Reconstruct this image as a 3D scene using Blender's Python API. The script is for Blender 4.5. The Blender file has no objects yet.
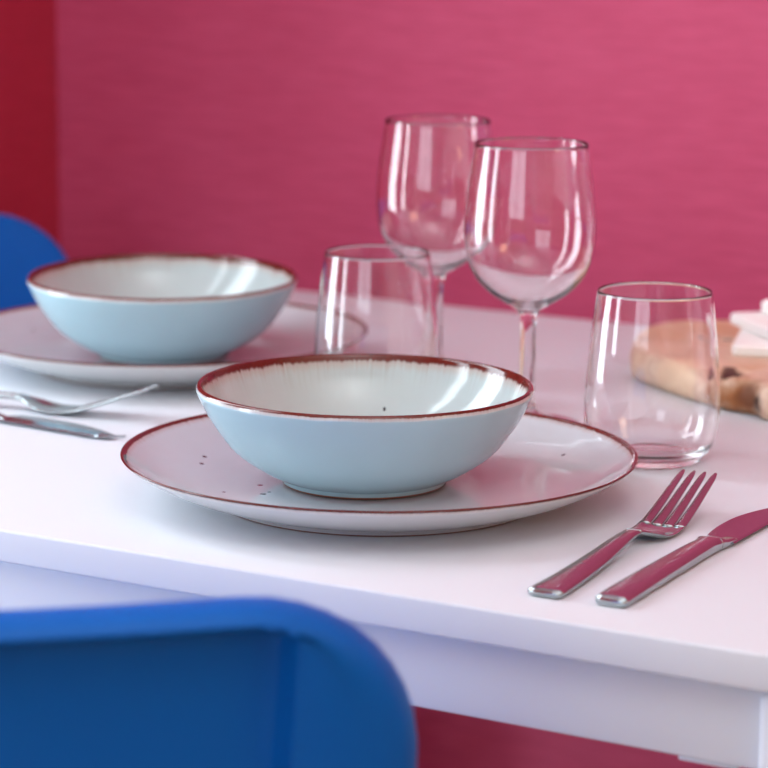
import bpy, bmesh, math, random
from mathutils import Vector, Matrix
C = bpy.context.scene
COL = C.collection
PI = math.pi
random.seed(5)
TZ = 0.74                     # table top height

# ------------------------------------------------------------------ camera
cam = bpy.data.cameras.new('camera'); co = bpy.data.objects.new('camera', cam); COL.objects.link(co)
co.matrix_world = Matrix.Translation((0, 0, TZ + 0.33)) @ Matrix.Rotation(0.5307, 4, 'Z') \
    @ Matrix.Rotation(PI / 2 - 0.1896, 4, 'X') @ Matrix.Rotation(0.0089, 4, 'Z')
cam.sensor_width = 36; cam.lens = 2720 / 768 * 36
cam.clip_start = 0.05
cam.dof.use_dof = True; cam.dof.focus_distance = 1.375; cam.dof.aperture_fstop = 9.0
C.camera = co

# ------------------------------------------------------------------ light
w = bpy.data.worlds.new('World'); C.world = w; w.use_nodes = True
bg = w.node_tree.nodes['Background']; bg.inputs[0].default_value = (0.85, 0.93, 1.0, 1); bg.inputs[1].default_value = 1.0
def area(name, loc, rot, sx, sy, power, color):
    l = bpy.data.lights.new(name, 'AREA'); l.shape = 'RECTANGLE'; l.size = sx; l.size_y = sy
    l.energy = power; l.color = color
    o = bpy.data.objects.new(name, l); COL.objects.link(o); o.location = loc; o.rotation_euler = rot
    return o
XL, YB, YF, XR, ZC = -1.462, 1.92, -2.6, 2.2, 2.5
# daylight standing in the two window openings
for wy, ww in ((1.16, 0.26), (0.61, 0.24)):
    area('daylight_left', (XL - 0.10, wy, 1.14), (0, -PI / 2, 0), 2.14, ww, 17, (0.80, 0.92, 1.0))
area('daylight_front', (-0.6, YF - 0.10, 1.60), (PI / 2, 0, 0), 2.2, 1.4, 27, (0.78, 0.90, 1.0))
# added fill light aimed up, standing in for flash bounced off the ceiling
area('bounce_fill_light', (0.3, 0.1, 1.70), (PI, 0, 0), 0.30, 0.30, 36, (0.88, 0.95, 1.0))
# warm wall lamp at the far right of the room
area('wall_lamp_light', (XR - 0.06, 0.9, 1.75), (0, PI / 2, 0), 0.7, 0.7, 8, (1.0, 0.66, 0.40))
C.view_settings.view_transform = 'Standard'; C.view_settings.look = 'None'
C.view_settings.exposure = 0.0; C.view_settings.gamma = 1.0
C.view_settings.use_curve_mapping = False
C.cycles.max_bounces = 32; C.cycles.transmission_bounces = 32; C.cycles.glossy_bounces = 8
C.cycles.diffuse_bounces = 5; C.cycles.transparent_max_bounces = 16
C.cycles.caustics_refractive = True; C.cycles.caustics_reflective = True
C.cycles.sample_clamp_indirect = 25.0; C.cycles.blur_glossy = 0.6
C.cycles.use_denoising = True

# ------------------------------------------------------------------ materials
class NT:
    def __init__(s, name):
        s.m = bpy.data.materials.new(name); s.m.use_nodes = True
        s.t = s.m.node_tree; s.b = s.t.nodes['Principled BSDF']
    def n(s, typ, **kw):
        d = s.t.nodes.new(typ)
        for k, v in kw.items(): setattr(d, k, v)
        return d
    def put(s, sock, v):
        if isinstance(v, bpy.types.NodeSocket): s.t.links.new(v, sock)
        else: sock.default_value = v
    def math(s, op, a, b=0.0, c=None, clamp=False):
        d = s.n('ShaderNodeMath', operation=op); d.use_clamp = clamp
        s.put(d.inputs[0], a); s.put(d.inputs[1], b)
        if c is not None: s.put(d.inputs[2], c)
        return d.outputs[0]
    def mix(s, f, a, b):
        d = s.n('ShaderNodeMix', data_type='RGBA')
        s.put(d.inputs[0], f); s.put(d.inputs[6], a if not isinstance(a, tuple) else (*a, 1)); s.put(d.inputs[7], b if not isinstance(b, tuple) else (*b, 1))
        return d.outputs[2]
    def step(s, x, lo, hi):
        d = s.n('ShaderNodeMapRange', interpolation_type='SMOOTHSTEP')
        s.put(d.inputs[0], x); s.put(d.inputs[1], lo); s.put(d.inputs[2], hi); d.inputs[3].default_value = 0; d.inputs[4].default_value = 1
        return d.outputs[0]
    def obj(s): return s.n('ShaderNodeTexCoord').outputs['Object']
    def mapped(s, v, scale):
        d = s.n('ShaderNodeVectorMath', operation='MULTIPLY'); s.put(d.inputs[0], v); d.inputs[1].default_value = scale
        return d.outputs[0]
    def noise(s, v, scale, detail=2.0, rough=0.5):
        d = s.n('ShaderNodeTexNoise'); s.put(d.inputs['Vector'], v); d.inputs['Scale'].default_value = scale
        d.inputs['Detail'].default_value = detail; d.inputs['Roughness'].default_value = rough
        return d.outputs[0]
    def set(s, **kw):
        for k, v in kw.items():
            s.put(s.b.inputs[k.replace('_', ' ')], (*v, 1) if isinstance(v, tuple) and len(v) == 3 else v)
        return s
    def bump(s, h, strength, dist):
        d = s.n('ShaderNodeBump'); s.put(d.inputs['Height'], h); d.inputs['Strength'].default_value = strength; d.inputs['Distance'].default_value = dist
        s.t.links.new(d.outputs[0], s.b.inputs['Normal'])

def plain(name, col, rough=0.5, **kw):
    t = NT(name); t.set(Base_Color=col, Roughness=rough, **kw); return t.m

def wallpaper(name, dark, light):
    t = NT(name); o = t.obj()
    fib = t.noise(t.mapped(o, (22, 22, 230)), 1.0, 3.0, 0.6)
    fib2 = t.noise(t.mapped(o, (40, 40, 420)), 1.0, 2.0, 0.6)
    big = t.noise(o, 5.0, 2.0)
    f = t.math('ADD', t.math('MULTIPLY', fib, 0.6), t.math('ADD', t.math('MULTIPLY', fib2, 0.3), t.math('MULTIPLY', big, 0.10)))
    t.set(Base_Color=t.mix(t.step(f, 0.25, 0.75), dark, light), Roughness=0.62)
    t.b.inputs['Sheen Weight'].default_value = 0.14; t.b.inputs['Sheen Roughness'].default_value = 0.5
    t.b.inputs['Sheen Tint'].default_value = (1.0, 0.75, 0.85, 1)
    t.bump(t.math('ADD', fib, t.math('MULTIPLY', fib2, 0.5)), 0.5, 0.0012)
    return t.m
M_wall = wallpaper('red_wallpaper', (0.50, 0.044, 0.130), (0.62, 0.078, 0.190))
M_wall_left = wallpaper('shaded_red_wallpaper', (0.38, 0.004, 0.036), (0.45, 0.010, 0.050))  # the left wall's shade is put into its colour as a deeper red
M_cream = plain('cream_paint', (0.82, 0.78, 0.72), 0.8)
M_warm = plain('warm_paint', (0.80, 0.56, 0.38), 0.8)
M_ceil = plain('white_paint', (0.86, 0.85, 0.83), 0.85)
t = NT('wood_floor'); g = t.noise(t.mapped(t.obj(), (3, 40, 3)), 1.0, 4.0)
t.set(Base_Color=t.mix(g, (0.30, 0.17, 0.09), (0.45, 0.28, 0.16)), Roughness=0.45); M_floor = t.m
M_frame = plain('white_window_paint', (0.82, 0.82, 0.80), 0.4)
t = NT('white_table_lacquer'); g = t.noise(t.obj(), 260.0, 2.0)
t.set(Base_Color=(0.67, 0.71, 0.765), Roughness=0.38); t.b.inputs['Specular IOR Level'].default_value = 0.10
t.bump(g, 0.03, 0.0003); M_table = t.m
t = NT('blue_plastic'); g = t.noise(t.obj(), 900.0, 1.0)
t.set(Base_Color=(0.000, 0.118, 0.50), Roughness=0.42); t.b.inputs['Specular IOR Level'].default_value = 0.18; t.bump(g, 0.10, 0.0002); M_blue = t.m

def glaze(name, col, zr, band, amp, rust=(0.065, 0.009, 0.006), lip=0.0, specks=(), rough=0.09, streak=0.0, foot=None):
    t = NT(name); o = t.obj()
    sp = t.n('ShaderNodeSeparateXYZ'); t.put(sp.inputs[0], o)
    x, y, z = sp.outputs
    ang = t.math('ARCTAN2', y, x)
    cx = t.n('ShaderNodeCombineXYZ')
    r1 = t.math('COSINE', ang); r2 = t.math('SINE', ang); t.put(cx.inputs[0], r1); t.put(cx.inputs[1], r2)
    fine = t.noise(cx.outputs[0], 46.0, 3.0, 0.7); slow = t.noise(cx.outputs[0], 5.0, 2.0)
    wob = t.math('MULTIPLY', t.math('MULTIPLY', fine, t.math('ADD', slow, 0.45)), amp)
    depth = t.math('SUBTRACT', zr, z)                       # how far below the lip
    edge = t.math('ADD', wob, band)
    mask = t.math('SUBTRACT', 1.0, t.step(depth, t.math('MULTIPLY', edge, 0.75), t.math('MULTIPLY', edge, 1.15)))
    base = col
    cl = t.noise(o, 22.0, 3.0)
    base = t.mix(t.step(cl, 0.3, 0.75), col, tuple(min(1, c * 1.05) for c in col))
    if streak > 0:                                            # glaze run: greyer streaks running down from the lip
        s2 = t.noise(cx.outputs[0], 60.0, 3.0, 0.7)
        fall = t.math('SUBTRACT', 1.0, t.step(depth, 0.002, 0.022))
        base = t.mix(t.math('MULTIPLY', t.math('MULTIPLY', t.step(s2, 0.45, 0.7), fall), streak), base, (0.36, 0.36, 0.33))
    if lip:
        pale = t.math('SUBTRACT', 1.0, t.step(depth, t.math('ADD', t.math('MULTIPLY', slow, lip * .5), lip * .75), t.math('ADD', t.math('MULTIPLY', slow, lip * .5), lip)))
        base = t.mix(t.math('MULTIPLY', pale, 0.5), base, (0.80, 0.78, 0.74))
    halo = t.math('SUBTRACT', 1.0, t.step(depth, t.math('MULTIPLY', edge, 0.8), t.math('MULTIPLY', edge, 2.4)))
    c = t.mix(t.math('MULTIPLY', halo, 0.45), base, (0.42, 0.20, 0.13))
    rcol = t.mix(fine, rust, tuple(min(1, q * 2.6) for q in rust))
    c = t.mix(mask, c, rcol)
    if foot:
        c = t.mix(t.math('SUBTRACT', 1.0, t.step(z, foot, foot + 0.0006)), c, (0.25, 0.08, 0.04))
    for (sx, sy, sz, sr) in specks:
        d = t.n('ShaderNodeVectorMath', operation='DISTANCE'); t.put(d.inputs[0], t.mapped(o, (1, 1, 0))); d.inputs[1].default_value = (sx, sy, 0)
        c = t.mix(t.math('SUBTRACT', 1.0, t.step(d.outputs['Value'], sr * 0.85, sr * 1.5)), c, (0.012, 0.012, 0.018))
    t.set(Base_Color=c, Roughness=rough)
    t.b.inputs['Specular IOR Level'].default_value = 0.5
    t.bump(cl, 0.05, 0.002)
    return t.m

def glass(name, tint=(1, 1, 1)):
    m = bpy.data.materials.new(name); m.use_nodes = True; nt = m.node_tree
    for n in list(nt.nodes): nt.nodes.remove(n)
    o = nt.nodes.new('ShaderNodeOutputMaterial'); g = nt.nodes.new('ShaderNodeBsdfGlass')
    g.inputs['Color'].default_value = (*tint, 1); g.inputs['Roughness'].default_value = 0.0; g.inputs['IOR'].default_value = 1.5
    nt.links.new(g.outputs[0], o.inputs[0]); return m
M_glass = glass('clear_glass', (1.0, 1.0, 1.0))
t = NT('stainless_steel'); g = t.noise(t.mapped(t.obj(), (400, 30, 400)), 1.0, 2.0)
t.set(Base_Color=(0.42, 0.47, 0.48), Metallic=1.0, Roughness=0.17); t.bump(g, 0.02, 0.0002); M_steel = t.m
M_blade = plain('polished_steel', (0.38, 0.43, 0.47), 0.14, Metallic=1.0)

# ------------------------------------------------------------------ mesh helpers
def link(name, me, mats=(), parent=None, smooth=True):
    o = bpy.data.objects.new(name, me); COL.objects.link(o)
    for m in mats: me.materials.append(m)
    if smooth:
        for p in me.polygons: p.use_smooth = True
    if parent: o.parent = parent
    return o
def obj(name, bm, mats=(), parent=None, smooth=True, recalc=True):
    if recalc: bmesh.ops.recalc_face_normals(bm, faces=bm.faces[:])
    me = bpy.data.meshes.new(name); bm.to_mesh(me); bm.free()
    if not isinstance(mats, (list, tuple)): mats = (mats,)
    return link(name, me, mats, parent, smooth)
def tag(o, label, cat, group=None):
    o['label'] = label; o['category'] = cat
    if group: o['group'] = group
    return o
def empty(name, loc=(0, 0, 0), rotz=0.0):
    o = bpy.data.objects.new(name, None); COL.objects.link(o); o.location = loc; o.rotation_euler = (0, 0, rotz)
    o.empty_display_size = 0.05; return o
def struct(o): o['kind'] = 'structure'; return o
def box_bm(x0, x1, y0, y1, z0, z1, bev=0.0, seg=2):
    bm = bmesh.new(); bmesh.ops.create_cube(bm, size=1)
    for v in bm.verts: v.co = Vector((x0 + (v.co.x + .5) * (x1 - x0), y0 + (v.co.y + .5) * (y1 - y0), z0 + (v.co.z + .5) * (z1 - z0)))
    if bev: bmesh.ops.bevel(bm, geom=bm.edges[:], offset=bev, segments=seg, profile=0.5, affect='EDGES')
    return bm
def crom(pts, k):
    """Catmull-Rom through pts, k steps per span"""
    P = [Vector((*p,)) for p in pts]; P = [2 * P[0] - P[1]] + P + [2 * P[-1] - P[-2]]
    out = []
    for i in range(1, len(P) - 2):
        a, b, c, d = P[i - 1], P[i], P[i + 1], P[i + 2]
        for j in range(k):
            u = j / k
            out.append(0.5 * ((2 * b) + (c - a) * u + (2 * a - 5 * b + 4 * c - d) * u * u + (3 * b - a - 3 * c + d) * u ** 3))
    out.append(P[-2]); return [tuple(p) for p in out]
def lathe(prof, seg=128, mats=None):
    """surface of revolution; r<=1e-6 closes on the axis; mats = material index per span"""
    bm = bmesh.new(); rings = []
    for r, z in prof:
        if r < 1e-6: rings.append([bm.verts.new((0, 0, z))])
        else: rings.append([bm.verts.new((r * math.cos(2 * PI * i / seg), r * math.sin(2 * PI * i / seg), z)) for i in range(seg)])
    for k in range(len(rings) - 1):
        a, b = rings[k], rings[k + 1]
        for i in range(seg):
            j = (i + 1) % seg
            if len(a) == 1 and len(b) == 1: continue
            if len(a) == 1: f = bm.faces.new((a[0], b[j], b[i]))
            elif len(b) == 1: f = bm.faces.new((a[i], a[j], b[0]))
            else: f = bm.faces.new((a[i], a[j], b[j], b[i]))
            if mats: f.material_index = mats[k]
    return bm
def loft(rings, cap0=True, cap1=True, closed=True):
    bm = bmesh.new(); R = [[bm.verts.new(p) for p in r] for r in rings]
    n = len(R[0])
    for a, b in zip(R, R[1:]):
        for i in range(n if closed else n - 1):
            j = (i + 1) % n; bm.faces.new((a[i], a[j], b[j], b[i]))
    if cap0: bm.faces.new(R[0][::-1])
    if cap1: bm.faces.new(R[-1])
    return bm

# ------------------------------------------------------------------ room
struct(obj('floor', box_bm(XL - .2, XR + .2, YF - .2, YB + .2, -0.1, 0), M_floor, smooth=False))
struct(obj('ceiling', box_bm(XL - .2, XR + .2, YF - .2, YB + .2, ZC, ZC + .1), M_ceil, smooth=False))
struct(obj('wall_back', box_bm(XL - .2, XR + .2, YB, YB + .15, 0, ZC), M_wall, smooth=False))
def wall_with_holes(name, mat, axis, pos0, pos1, a0, a1, holes):
    """wall in the plane of `axis`, running a0..a1, with openings (h0, h1, z0, z1) in rising order"""
    bm = bmesh.new(); rects = []; p = a0
    for (h0, h1, z0, z1) in holes:
        rects += [(p, h0, 0, ZC), (h0, h1, 0, z0), (h0, h1, z1, ZC)]; p = h1
    rects.append((p, a1, 0, ZC))
    for (p, q, zz0, zz1) in rects:
        b = box_bm(pos0, pos1, p, q, zz0, zz1) if axis == 'x' else box_bm(p, q, pos0, pos1, zz0, zz1)
        me = bpy.data.meshes.new('tmp'); b.to_mesh(me); b.free(); bm.from_mesh(me); bpy.data.meshes.remove(me)
    return struct(obj(name, bm, mat, smooth=False))
W1, W2, WF = (0.99, 1.33, 0.04, 2.24), (0.45, 0.77, 0.04, 2.24), (-1.7, 0.5, 0.9, 2.3)
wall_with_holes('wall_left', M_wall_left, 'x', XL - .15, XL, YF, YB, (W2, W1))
wall_with_holes('wall_front', M_cream, 'y', YF - .15, YF, XL, XR, (WF,))
struct(obj('wall_right', box_bm(XR, XR + .15, YF, YB, 0, ZC), M_warm, smooth=False))
def window(name, axis, p0, p1, h0, h1, z0, z1, bars):
    bm = bmesh.new(); e = 0.04
    rects = [(h0, h0 + e, z0, z1), (h1 - e, h1, z0, z1), (h0, h1, z0, z0 + e), (h0, h1, z1 - e, z1)] + [(b - .04, b + .04, z0, z1) for b in bars]
    for (a, b, c, d) in rects:
        q = box_bm(p0, p1, a, b, c, d) if axis == 'x' else box_bm(a, b, p0, p1, c, d)
        me = bpy.data.meshes.new('tmp'); q.to_mesh(me); q.free(); bm.from_mesh(me); bpy.data.meshes.remove(me)
    return struct(obj(name, bm, M_frame, smooth=False))
window('window_1', 'x', XL - .09, XL - .03, *W1, ())
window('window_2', 'x', XL - .09, XL - .03, *W2, ())
window('window_3', 'y', YF - .09, YF - .03, *WF, (-0.6,))

# ------------------------------------------------------------------ dining table
TX0, TX1, TY0, TY1 = -1.19, -0.368, 1.0446, 1.7823
table = tag(empty('dining_table', (0, 0, 0)), 'white lacquered dining table with a plain apron, laid for two against the red wall', 'table')
obj('tabletop', box_bm(TX0, TX1, TY0, TY1, TZ - 0.017, TZ, 0.0016, 3), M_table, table)
az0, az1 = TZ - 0.0555, TZ - 0.0172
obj('apron', box_bm(TX0 + .05, TX1 - .05, TY0 + .010, TY0 + .028, az0, az1, .001), M_table, table)
obj('apron', box_bm(TX0 + .05, TX1 - .05, TY1 - .028, TY1 - .010, az0, az1, .001), M_table, table)
obj('apron', box_bm(TX0 + .010, TX0 + .028, TY0 + .05, TY1 - .05, az0, az1, .001), M_table, table)
obj('apron', box_bm(TX1 - .028, TX1 - .010, TY0 + .05, TY1 - .05, az0, az1, .001), M_table, table)
for lx in (TX0 + .005, TX1 - .060):
    for ly in (TY0 + .004, TY1 - .059):
        obj('leg', box_bm(lx, lx + .055, ly, ly + .055, 0, TZ - .019, .004, 3), M_table, table)
obj('corner_bracket', box_bm(-0.468, -0.440, TY0 + .012, TY0 + .027, az0 - .0026, az0 - .0001, .0008), M_table, table)

# ------------------------------------------------------------------ bowls and plates
def smoothprof(pts, k=5): return crom(pts, k)
PLATE_SPECKS = [(-0.1057, -0.0069, .0124, .0011), (-0.0998, -0.0184, .0118, .0011), (-0.0514, -0.0353, .0076, .0013), (-0.0391, -0.0515, .0076, .0014),
                (-0.1042, 0.0186, .011, .0010), (-0.0573, -0.0605, .0084, .0008), (-0.039, -0.0457, .0076, .0008), (0.06, 0.095, .013, .001)]
BOWL_SPECKS = [(-0.0212, 0.0638, .032, .0013), (-0.027, 0.0664, .0375, .0007), (0.03, -0.05, .024, .001)]
M_bowl_out = glaze('bowl_blue_glaze', (0.38, 0.56, 0.62), 0.0530, 0.0008, 0.0012, lip=0.0026, foot=0.0008)
M_bowl_in = glaze('bowl_inner_glaze', (0.46, 0.54, 0.54), 0.0530, 0.0012, 0.0058, specks=[(a, b, c - .0078, d) for a, b, c, d in BOWL_SPECKS], streak=0.45)
M_plate_top = glaze('plate_top_glaze', (0.56, 0.57, 0.61), 0.0254, 0.0007, 0.0014, specks=PLATE_SPECKS, rough=0.07)
M_plate_under = glaze('plate_under_glaze', (0.66, 0.66, 0.65), 0.0254, 0.0009, 0.0010, lip=0.0028, foot=0.0007)

def make_plate():
    out = smoothprof([(.0, .0042), (.05, .0042), (.0795, .0042)], 3) + [(.0800, .0005), (.0812, 0.0), (.0842, 0.0), (.0852, .0006)]
    n_foot = len(out)
    out += smoothprof([(.0870, .0032), (.0985, .0062), (.112, .0112), (.1235, .0168), (.1312, .0216), (.1346, .0244)], 5)
    rim = [(.13508, .0250), (.13495, .0254), (.1342, .02545), (.1334, .0251)]
    inn = smoothprof([(.1318, .0240), (.1245, .0190), (.1140, .0134), (.1010, .0098), (.0890, .0083), (.0760, .0076), (.05, .0072), (.0, .0071)], 6)
    prof = out + rim + inn
    mats = [0] * (len(out) + 2) + [1] * (len(prof))
    o = obj('dinner_plate', lathe(prof, 160, mats), (M_plate_under, M_plate_top))
    return o
def make_bowl():
    body_out = smoothprof([(.0432, .0030), (.0480, .0046), (.0580, .0100), (.0695, .0185), (.0785, .0300), (.0850, .0410), (.0884, .0485)], 6)
    rim = [(.08885, .0500), (.0888, .0512), (.0884, .0522), (.0877, .0529), (.0870, .0530), (.0863, .0525), (.0858, .0514)]
    inn = smoothprof([(.0846, .0485), (.0805, .0385), (.0735, .0270), (.0640, .0170), (.0520, .0105), (.0380, .0074), (.02, .0065), (0, .0063)], 7)
    under = [(0, .0026), (.0432, .0030)]
    prof = under[:1] + body_out + rim + inn
    mats = [0] * (len(body_out) + 4) + [1] * len(prof)
    o = obj('bowl', lathe(prof, 160, mats), (M_bowl_out, M_bowl_in))
    # foot ring the bowl stands on
    fp = [(.0395, .0030), (.0400, .0006), (.0408, 0.0), (.0430, 0.0), (.0437, .0006), (.0438, .0030), (.0448, .0044)]
    obj('foot_ring', lathe(fp, 128), M_bowl_out, o)
    return o
def copy_tree(o, parent=None):
    c = o.copy(); COL.objects.link(c)
    if parent: c.parent = parent
    for ch in list(o.children): copy_tree(ch, c)
    return c
P1 = (-0.7125, 1.2087); P2 = (-1.0256, 1.4594)
plate = make_plate(); plate.location = (P1[0] + .0020, P1[1] - .0022, TZ); plate.scale = (1.006, 1.006, 1)
tag(plate, 'rust-rimmed pale dinner plate under the front bowl, nearest the camera', 'plate', 'rust-rimmed dinner plates')
plate2 = copy_tree(plate); plate2.location = (*P2, TZ); plate2.scale = (1, 1, 1); plate2.rotation_euler.z = 2.1
tag(plate2, 'rust-rimmed pale dinner plate under the left bowl, partly cut off by the picture edge', 'plate', 'rust-rimmed dinner plates')
bowl = make_bowl(); bowl.location = (-0.7202, 1.2075, TZ + 0.0077)
tag(bowl, 'pale blue rust-rimmed bowl in sharp focus on the front plate', 'bowl', 'rust-rimmed bowls')
bowl2 = copy_tree(bowl); bowl2.matrix_world = Matrix.Translation((-1.0241, 1.4559, TZ + 0.0088)) @ Matrix.Rotation(math.radians(1.3), 4, Vector((.863, .505, 0))) @ Matrix.Rotation(2.4, 4, 'Z')
tag(bowl2, 'pale blue rust-rimmed bowl, slightly blurred, on the rear left plate', 'bowl', 'rust-rimmed bowls')

# ------------------------------------------------------------------ glasses
def make_tumbler():
    out = [(0, .0012), (.020, .0010), (.0262, .0003), (.0275, 0.0004), (.0288, .0014)] + \
        smoothprof([(.0308, .0036), (.0345, .0095), (.0372, .0180), (.0382, .0290), (.0379, .0420), (.0366, .0580), (.0348, .0755), (.0330, .0900), (.0322, .0955)], 6)
    rim = [(.0320, .0962), (.0317, .0966), (.0314, .0962)]
    inn = smoothprof([(.0313, .0952), (.0321, .0900), (.0339, .0755), (.0357, .0580), (.0370, .0420), (.0372, .0290), (.0361, .0172), (.0332, .0095), (.027, .0058), (.015, .0046), (0, .0043)], 6)
    t = obj('tumbler', lathe(out + rim + inn, 128), M_glass)
    return t
tb = make_tumbler(); tb.location = (-0.6295, 1.3705, TZ + .0002)
tag(tb, 'clear stemless water tumbler right of the front plate, before the wooden board', 'tumbler', 'clear water tumblers')
tb2 = copy_tree(tb); tb2.location = (-0.8361, 1.4153, TZ + .0002)
tag(tb2, 'clear stemless water tumbler standing behind the front bowl, beside the left plate', 'tumbler', 'clear water tumblers')
def make_wine_glass():
    r = empty('wine_glass')
    foot_low = [(0, .0014), (.022, .0010), (.0292, .0002), (.0312, .0004), (.0317, .0010), (.0312, .0016)]
    foot_top = smoothprof([(.0300, .0018), (.0200, .0031), (.0120, .0052), (.0068, .0085), (.0052, .0130)], 5)
    stem = smoothprof([(.0052, .0130), (.0047, .0200), (.0046, .0400), (.0047, .0593), (.0055, .0658), (.0075, 0.0693)], 5)
    outb = smoothprof([(0.0075, 0.0693), (0.0139, 0.0730), (0.0235, 0.0792), (0.0322, 0.0881), (0.0373, 0.0990), (0.0393, 0.1123), (0.0392, 0.1236), (0.0379, 0.1378), (0.0355, 0.1539), (0.0340, 0.1648)], 6)
    rim = [(.0339, 0.1665), (.0336, 0.1671), (.0333, 0.1666)]
    innb = smoothprof([(0.0333, 0.1648), (0.0348, 0.1539), (0.0371, 0.1378), (0.0384, 0.1236), (0.0384, 0.1123), (0.0365, 0.0997), (0.0313, 0.0892), (0.0222, 0.0806), (0.0122, 0.0750), (0.0048, 0.0729), (0, 0.0725)], 6)
    obj('stem_foot', lathe(foot_low + foot_top, 96), M_glass, r, recalc=False)
    obj('stem', lathe(stem, 96), M_glass, r, recalc=False)
    obj('glass_bowl', lathe(outb + rim + innb, 128), M_glass, r, recalc=False)
    return r
wg = make_wine_glass(); wg.location = (-0.7328, 1.4172, TZ + .0002); wg.scale = (0.9888, 0.9888, 1.0108)
tag(wg, 'clear stemmed wine glass directly behind the front bowl, the nearer of two', 'wine glass', 'clear wine glasses')
wg2 = copy_tree(wg); wg2.location = (-0.8504, 1.5139, TZ + .0002)
tag(wg2, 'clear stemmed wine glass farther back, behind the small tumbler and nearest the red wall', 'wine glass', 'clear wine glasses')

# ------------------------------------------------------------------ cutlery (local +y runs from handle end to tip, z up)
def strip(sections, name, mat, parent, nx=8):
    """sections: (y, halfwidth, z_top_centre, dish, thickness): a bar with a rounded, slightly dished top"""
    rings = []
    for (y, hw, z, dish, th, *xo) in sections:
        x0 = xo[0] if xo else 0.0
        ring = []
        for i in range(nx + 1):
            u = -1 + 2 * i / nx
            ring.append((x0 + hw * u, y, z + dish * (u * u - 1) - (0.25 * th if abs(u) > .99 else 0)))
        for i in range(nx, -1, -1):
            u = -1 + 2 * i / nx
            ring.append((x0 + hw * u * 0.96, y, z + dish * (u * u - 1) - th * (0.75 if abs(u) > .99 else 1)))
        rings.append(ring)
    return obj(name, loft(rings), mat, parent)
def dense(sec, k=5):
    return crom([(*q, 0.0) if len(q) == 5 else q for q in sec], k)
def make_fork():
    r = empty('table_fork')
    L = [(.0, .0072, .0034, 0, .0030), (.0012, .0085, .0040, 0, .0036), (.004, .0090, .0043, -.0003, .0038), (.03, .0079, .0044, -.0016, .0036), (.06, .0066, .0058, -.0018, .0036),
         (.085, .0052, .0080, -.0012, .0034), (.100, .0042, .0090, -.0006, .0030), (.110, .0040, .0088, 0, .0028)]
    strip([(*a,) for a in dense(L, 4)], 'handle', M_steel, r)
    H = [(.108, .0040, .0092, 0, .0028), (.113, .0052, .0080, .0002, .0024), (.119, .0090, .0062, .0009, .0020), (.126, .0114, .0040, .0015, .0018),
         (.133, .0120, .0030, .0017, .0017), (.140, .0121, .0030, .0016, .0017), (.146, .0121, .0038, .0013, .0017), (.1475, .0121, .0041, .0012, .0017)]
    head = strip(dense(H, 4), 'fork_head', M_steel, r, 16)
    for k in range(4):
        c = -0.0093 + k * 0.0062
        def sec(y, hw, zt, th, f): return (y, hw, zt, 0.0, th, c * f)
        T = [sec(.1462, .00285, .0030 + .0011 * abs(c) / .0093 * .8, .0017, 1), sec(.152, .0026, .0050, .0019, 1), sec(.168, .0023, .0102, .0021, .985),
             sec(.184, .0020, .0160, .0020, .965), sec(.194, .0016, .0194, .0018, .955), sec(.1985, .0008, .0206, .0010, .95)]
        strip(dense(T, 4), 'tine', M_steel, head, 4)
    return r
def make_knife():
    r = empty('table_knife')
    Hs = [(.0, .0062, .0042, 0, .0034), (.0012, .0076, .0050, 0, .0046), (.004, .0083, .0054, -.0006, .0052), (.03, .0078, .0062, -.0008, .0060), (.07, .0068, .0068, -.0009, .0066),
          (.100, .0060, .0070, -.0010, .0068), (.113, .0056, .0068, -.0010, .0066), (.119, .0068, .0066, -.0010, .0063, -.0008), (.1225, .0054, .0062, -.0008, .0058, .0005)]
    strip(dense(Hs, 4), 'handle', M_steel, r)
    # bolster with a side notch towards the fork
    B = [(.121, .0056, .0064, -.0006, .0060, .0005), (.124, .0042, .0058, -.0005, .0052, .0020), (.127, .0034, .0050, -.0003, .0042, .0030), (.132, .0034, .0044, -.0001, .0032, .0034), (.1375, .0034, .0038, 0, .0026, .0036)]
    strip(dense(B, 4), 'bolster', M_steel, r)
    # blade: straight cutting side, curved back
    rings = []
    for i in range(61):
        u = i / 60; y = .1315 + .092 * u
        right = .0078 - .0002 * u - (.0110 * max(0, (u - .82) / .18) ** 2 if u > .82 else 0)
        left = (.0005 - .0085 * min(1, u / .06)) - .0035 * math.sin(min(1, u / .35) * PI / 2) + (.0140 * max(0, (u - .42) / .58) ** 1.9)
        if left > right - .0006: left = right - .0006
        zt = .0034 - .0004 * u; th = .0016
        rings.append([(left, y, zt), (left * .5 + right * .5, y, zt + .0001), (right - .0012, y, zt - .0002), (right, y, zt - .0010), (right - .0006, y, zt - th), (left, y, zt - th)])
    bl = obj('blade', loft(rings), M_blade, r, smooth=False)
    return r
def aim(o, p, q, z):
    d = Vector((q[0] - p[0], q[1] - p[1])); o.location = (p[0], p[1], z); o.rotation_euler = (0, 0, math.atan2(-d.x, d.y))
fork = make_fork(); aim(fork, (-0.5448, 1.0748), (-0.5562, 1.2690), TZ + .0001)
tag(fork, 'steel fork right of the front plate with tines pointing to the wall', 'fork', 'steel forks')
fork2 = copy_tree(fork); aim(fork2, (-1.1230, 1.2740), (-0.9320, 1.3050), TZ + .0001)
tag(fork2, 'blurred steel fork lying before the left plate, tines pointing right', 'fork', 'steel forks')
knife = make_knife(); aim(knife, (-0.5125, 1.0770), (-0.5185, 1.2800), TZ - .0002)
tag(knife, 'steel knife at the right edge beside the front fork, blade toward the wall', 'knife', 'steel knives')
knife2 = copy_tree(knife); aim(knife2, (-1.1320, 1.2690), (-0.9040, 1.2490), TZ - .0002)
tag(knife2, 'blurred steel knife at the left edge, its blade beside the left fork', 'knife', 'steel knives')

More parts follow.
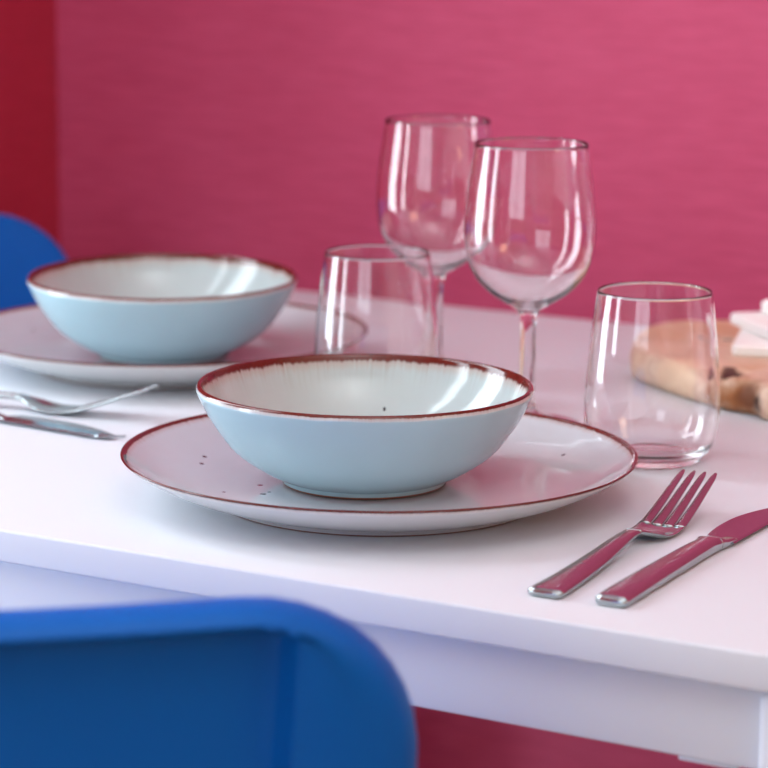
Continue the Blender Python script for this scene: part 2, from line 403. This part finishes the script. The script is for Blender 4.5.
# ------------------------------------------------------------------ wooden board
t = NT('olive_wood'); o = t.obj()
wv = t.n('ShaderNodeTexWave', wave_type='RINGS'); t.put(wv.inputs['Vector'], t.mapped(o, (1, 1.6, 2.5))); wv.inputs['Scale'].default_value = 34
wv.inputs['Distortion'].default_value = 7; wv.inputs['Detail'].default_value = 3; wv.inputs['Detail Scale'].default_value = 1.2
n1 = t.noise(o, 14.0, 4.0, 0.6)
c = t.mix(wv.outputs[1], (0.64, 0.44, 0.31), (0.76, 0.57, 0.43))
c = t.mix(t.step(n1, 0.42, 0.7), c, (0.62, 0.35, 0.18))
def blot(c, pos, r, col, soft=0.5):
    d = t.n('ShaderNodeVectorMath', operation='DISTANCE'); t.put(d.inputs[0], o); d.inputs[1].default_value = pos
    dd = t.math('ADD', d.outputs['Value'], t.math('MULTIPLY', t.math('SUBTRACT', n2, 0.5), r * 1.4))
    return t.mix(t.math('SUBTRACT', 1.0, t.step(dd, r * soft, r)), c, col)
n2 = t.noise(o, 70.0, 3.0, 0.6)
BX, BY = -0.60, 1.62
def bl(px, py, pz): return (px - BX, py - BY, pz)
# pale sapwood round the edge, dark knots and bark pockets
sp = t.n('ShaderNodeSeparateXYZ'); t.put(sp.inputs[0], o)
c = blot(c, bl(-.690, 1.545, .012), .030, (0.80, 0.58, 0.40), 0.4)
c = blot(c, bl(-.722, 1.585, .012), .028, (0.78, 0.58, 0.42), 0.4)
c = blot(c, bl(-.640, 1.517, .008), .026, (0.34, 0.12, 0.03), 0.2)
c = blot(c, bl(-.654, 1.538, .020), .012, (0.035, 0.012, 0.006), 0.35)
c = blot(c, bl(-.632, 1.514, .012), .012, (0.18, 0.055, 0.014), 0.2)
c = blot(c, bl(-.622, 1.508, .010), .008, (0.045, 0.02, 0.01), 0.35)
c = blot(c, bl(-.712, 1.645, .0225), .006, (0.03, 0.02, 0.025), 0.35)
c = blot(c, bl(-.700, 1.640, .0225), .005, (0.05, 0.035, 0.04), 0.35)
c = blot(c, bl(-.657, 1.545, .0225), .007, (0.10, 0.05, 0.04), 0.35)
c = blot(c, bl(-.7480, 1.612, .018), .009, (0.36, 0.14, 0.03), 0.35)
t.set(Base_Color=c, Roughness=0.5); t.bump(n2, 0.25, 0.003); M_wood = t.m
def make_board():
    ctrl = [(-.7380, 1.5740), (-.7600, 1.6150), (-.7720, 1.6600), (-.7640, 1.6980), (-.7380, 1.7190), (-.7000, 1.7210), (-.6300, 1.7300), (-.5500, 1.7260), (-.4800, 1.7180),
            (-.4300, 1.6850), (-.4150, 1.6200), (-.4400, 1.5600), (-.4950, 1.5280), (-.5600, 1.5180), (-.5950, 1.5080), (-.6150, 1.5020), (-.6280, 1.5130), (-.6480, 1.5180), (-.6780, 1.5330), (-.7080, 1.5530)]
    out = crom(ctrl + ctrl[:1], 8)[:-1]
    cx, cy = BX, BY; rg = random.Random(3)
    def ring(inset, z, wob=0.0):
        r = []
        for i, (x, y) in enumerate(out):
            dx, dy = x - cx, y - cy; L = math.hypot(dx, dy); k = (L - inset) / L
            q = wob * (math.sin(i * 1.7) * .5 + math.sin(i * .61 + 1) * .6)
            r.append((dx * k + q * dx / L, dy * k + q * dy / L, z))
        return r
    R = [ring(.010, 0), ring(.004, .0006), ring(.0005, .004, .0008), ring(-.0005, .010, .0012), ring(.0012, .016, .0012), ring(.003, .0195, .0006), ring(.006, .0216), ring(.010, .0221), ring(.02, .0222), ring(.04, .0222), ring(.06, .0222)]
    bm = loft(R)
    # bark pocket: a hollow bitten into the front top edge
    hx, hy, hz = bl(-.654, 1.534, .021)
    for v in bm.verts:
        d = math.hypot((v.co.x - hx) / 1.5, v.co.y - hy)
        if d < .011 and v.co.z > .012: v.co.z -= .007 * (1 - (d / .011) ** 2)
    o = obj('wooden_board', bm, M_wood); o.location = (BX, BY, TZ + .0002); return o
tag(make_board(), 'live-edge brown wooden serving board with dark knots by the red wall', 'board')

# folded napkins stacked on the board
t = NT('white_napkin'); g = t.noise(t.obj(), 500.0, 2.0)
t.set(Base_Color=(0.95, 0.94, 0.91), Roughness=0.7); t.bump(g, 0.2, 0.0005); M_nap = t.m
def make_napkin(name, corner, ang, size, z0, th, label):
    """square folded pad: near-left corner at `corner`, front edge running along `ang`"""
    rings = []
    def rr(ins, z):
        a = size / 2 - ins; r = max(.0015, .006 - ins); pts = []
        for (sx, sy, a0) in ((1, 1, 0), (-1, 1, 90), (-1, -1, 180), (1, -1, 270)):
            for k in range(5):
                q = math.radians(a0 + k * 22.5); pts.append((sx * (a - r) + r * math.cos(q), sy * (a - r) + r * math.sin(q), z))
        return pts
    R = [rr(.0015, 0), rr(.0004, .0006), rr(0, th * .3), rr(0.0002, th * .48), rr(.0008, th * .52), rr(.0002, th * .56), rr(0, th * .75), rr(.0006, th - .0008), rr(.002, th), rr(.012, th + .0004), rr(.03, th + .0006)]
    o = obj(name, loft(R), M_nap)
    off = Matrix.Rotation(ang, 2) @ Vector((size / 2, size / 2))
    o.location = (corner[0] + off.x, corner[1] + off.y, z0); o.rotation_euler.z = ang
    return tag(o, label, 'napkin', 'white napkins stacked on the board')
nz = TZ + .0226
make_napkin('folded_napkin', (-.6735, 1.5840), math.radians(18), .11, nz, .0070, 'white folded napkin lying flat on the wooden board, lowest of its stack')
make_napkin('folded_napkin', (-.7075, 1.6560), math.radians(-44), .12, nz + .0082, .0072, 'white folded napkin turned cornerwise between the lowest and the top napkin')
make_napkin('folded_napkin', (-.6870, 1.6580), math.radians(-20), .10, nz + .0165, .0085, 'white folded napkin on top of the stack, at the right picture edge')

# ------------------------------------------------------------------ blue chairs
def rrect(hw, top, bot, r, n=10):
    pts = []
    for (cx, cz, a0) in ((hw - r, top - r, 0), (-(hw - r), top - r, 90), (-(hw - r), bot + r, 180), (hw - r, bot + r, 270)):
        for k in range(n + 1):
            a = math.radians(a0 + 90 * k / n); pts.append((cx + r * math.cos(a), cz + r * math.sin(a)))
    # subdivide the straight sides so that the panel can bend
    out = []
    for i, p in enumerate(pts):
        q = pts[(i + 1) % len(pts)]; out.append(p)
        if (i + 1) % (n + 1) == 0:
            for k in range(1, 12): out.append((p[0] + (q[0] - p[0]) * k / 12, p[1] + (q[1] - p[1]) * k / 12))
    return out
def make_chair():
    r = empty('blue_chair')
    HW, TOP, BOT = .2165, .800, .455
    def bend(x, y, z):
        u = x / HW; h = (z - BOT) / (TOP - BOT)
        return (x * (1 - .10 * (1 - h)), y + .024 * u * u - .205 - .050 * h + .020 * (1 - h) ** 2, z)
    def ring(inx, top, bot, rad, y): return [bend(x, y, z) for (x, z) in rrect(HW - inx, TOP - top, BOT + bot, rad + (.025 if rad > .03 else 0))]
    R = []
    # back face, from the centre of the recessed panel outwards
    for s in (.9, .6, .3): R.append(ring(.068 + .140 * s, .022 + .15 * s, .036 + .13 * s, .004, -.004))
    R += [ring(.068, .022, .036, .006, -.004), ring(.0605, .0125, .032, .006, -.004), ring(.0592, .0110, .031, .007, -.0055), ring(.0545, .0088, .028, .008, -.0165), ring(.0528, .0078, .027, .009, -.0185),
          ring(.020, .0072, .012, .034, -.0190), ring(.0080, .0062, .006, .044, -.0185), ring(.0035, .0038, .003, .048, -.0160), ring(.0008, .0008, .001, .050, -.0110), ring(0, 0, 0, .050, -.004),
          ring(.0008, .0006, .001, .050, .002), ring(.004, .003, .004, .047, .0062), ring(.009, .008, .009, .042, .0075), ring(.03, .03, .03, .025, .0080)]
    for s in (.4, .7, .95): R.append(ring(.03 + .18 * s, .03 + .145 * s, .03 + .145 * s, .003, .008))
    obj('backrest', loft(R), M_blue, r)
    # seat: shallow dished pad
    S = []
    def sring(ins, z, dish):
        pts = []
        for (x, y) in rrect(.185 - ins, .205 - ins, -.215 + ins, max(.004, .055 - ins)):
            w = 1 - .10 * (y < 0) * min(1, -y / .2); u2 = (x / .205) ** 2 + (y / .215) ** 2
            pts.append((x * w, y, z - dish * max(0, 1 - u2)))
        return pts
    S = [sring(.17, .432, .010), sring(.10, .432, .010), sring(.03, .434, .008), sring(.006, .438, 0), sring(0, .446, 0), sring(.003, .4535, 0), sring(.010, .456, 0), sring(.03, .4555, .004), sring(.10, .455, .012), sring(.17, .455, .014)]
    obj('seat', loft(S), M_blue, r)
    for sx in (-1, 1):
        for (y0, y1) in ((-.165, -.205), (.165, .190)):
            rings = []
            for k in range(7):
                h = k / 6; z = .440 * (1 - h); x = sx * (.140 + .030 * h); y = y0 + (y1 - y0) * h; q = .019 - .006 * h
                rings.append([(x + q * math.cos(2 * PI * i / 16), y + q * math.sin(2 * PI * i / 16), z) for i in range(16)])
            obj('leg', loft(rings), M_blue, r)
    return r
ch = make_chair(); ch.location = (-0.807, 0.923, 0); ch.rotation_euler.z = math.radians(39)
tag(ch, 'blue plastic chair in the near foreground, its recessed back toward the camera', 'chair', 'blue plastic chairs')
ch2 = copy_tree(ch); ch2.location = (-1.126, 1.450, 0); ch2.rotation_euler.z = math.radians(-105)
tag(ch2, 'blue plastic chair in the far left corner, showing above the rear plate', 'chair', 'blue plastic chairs')
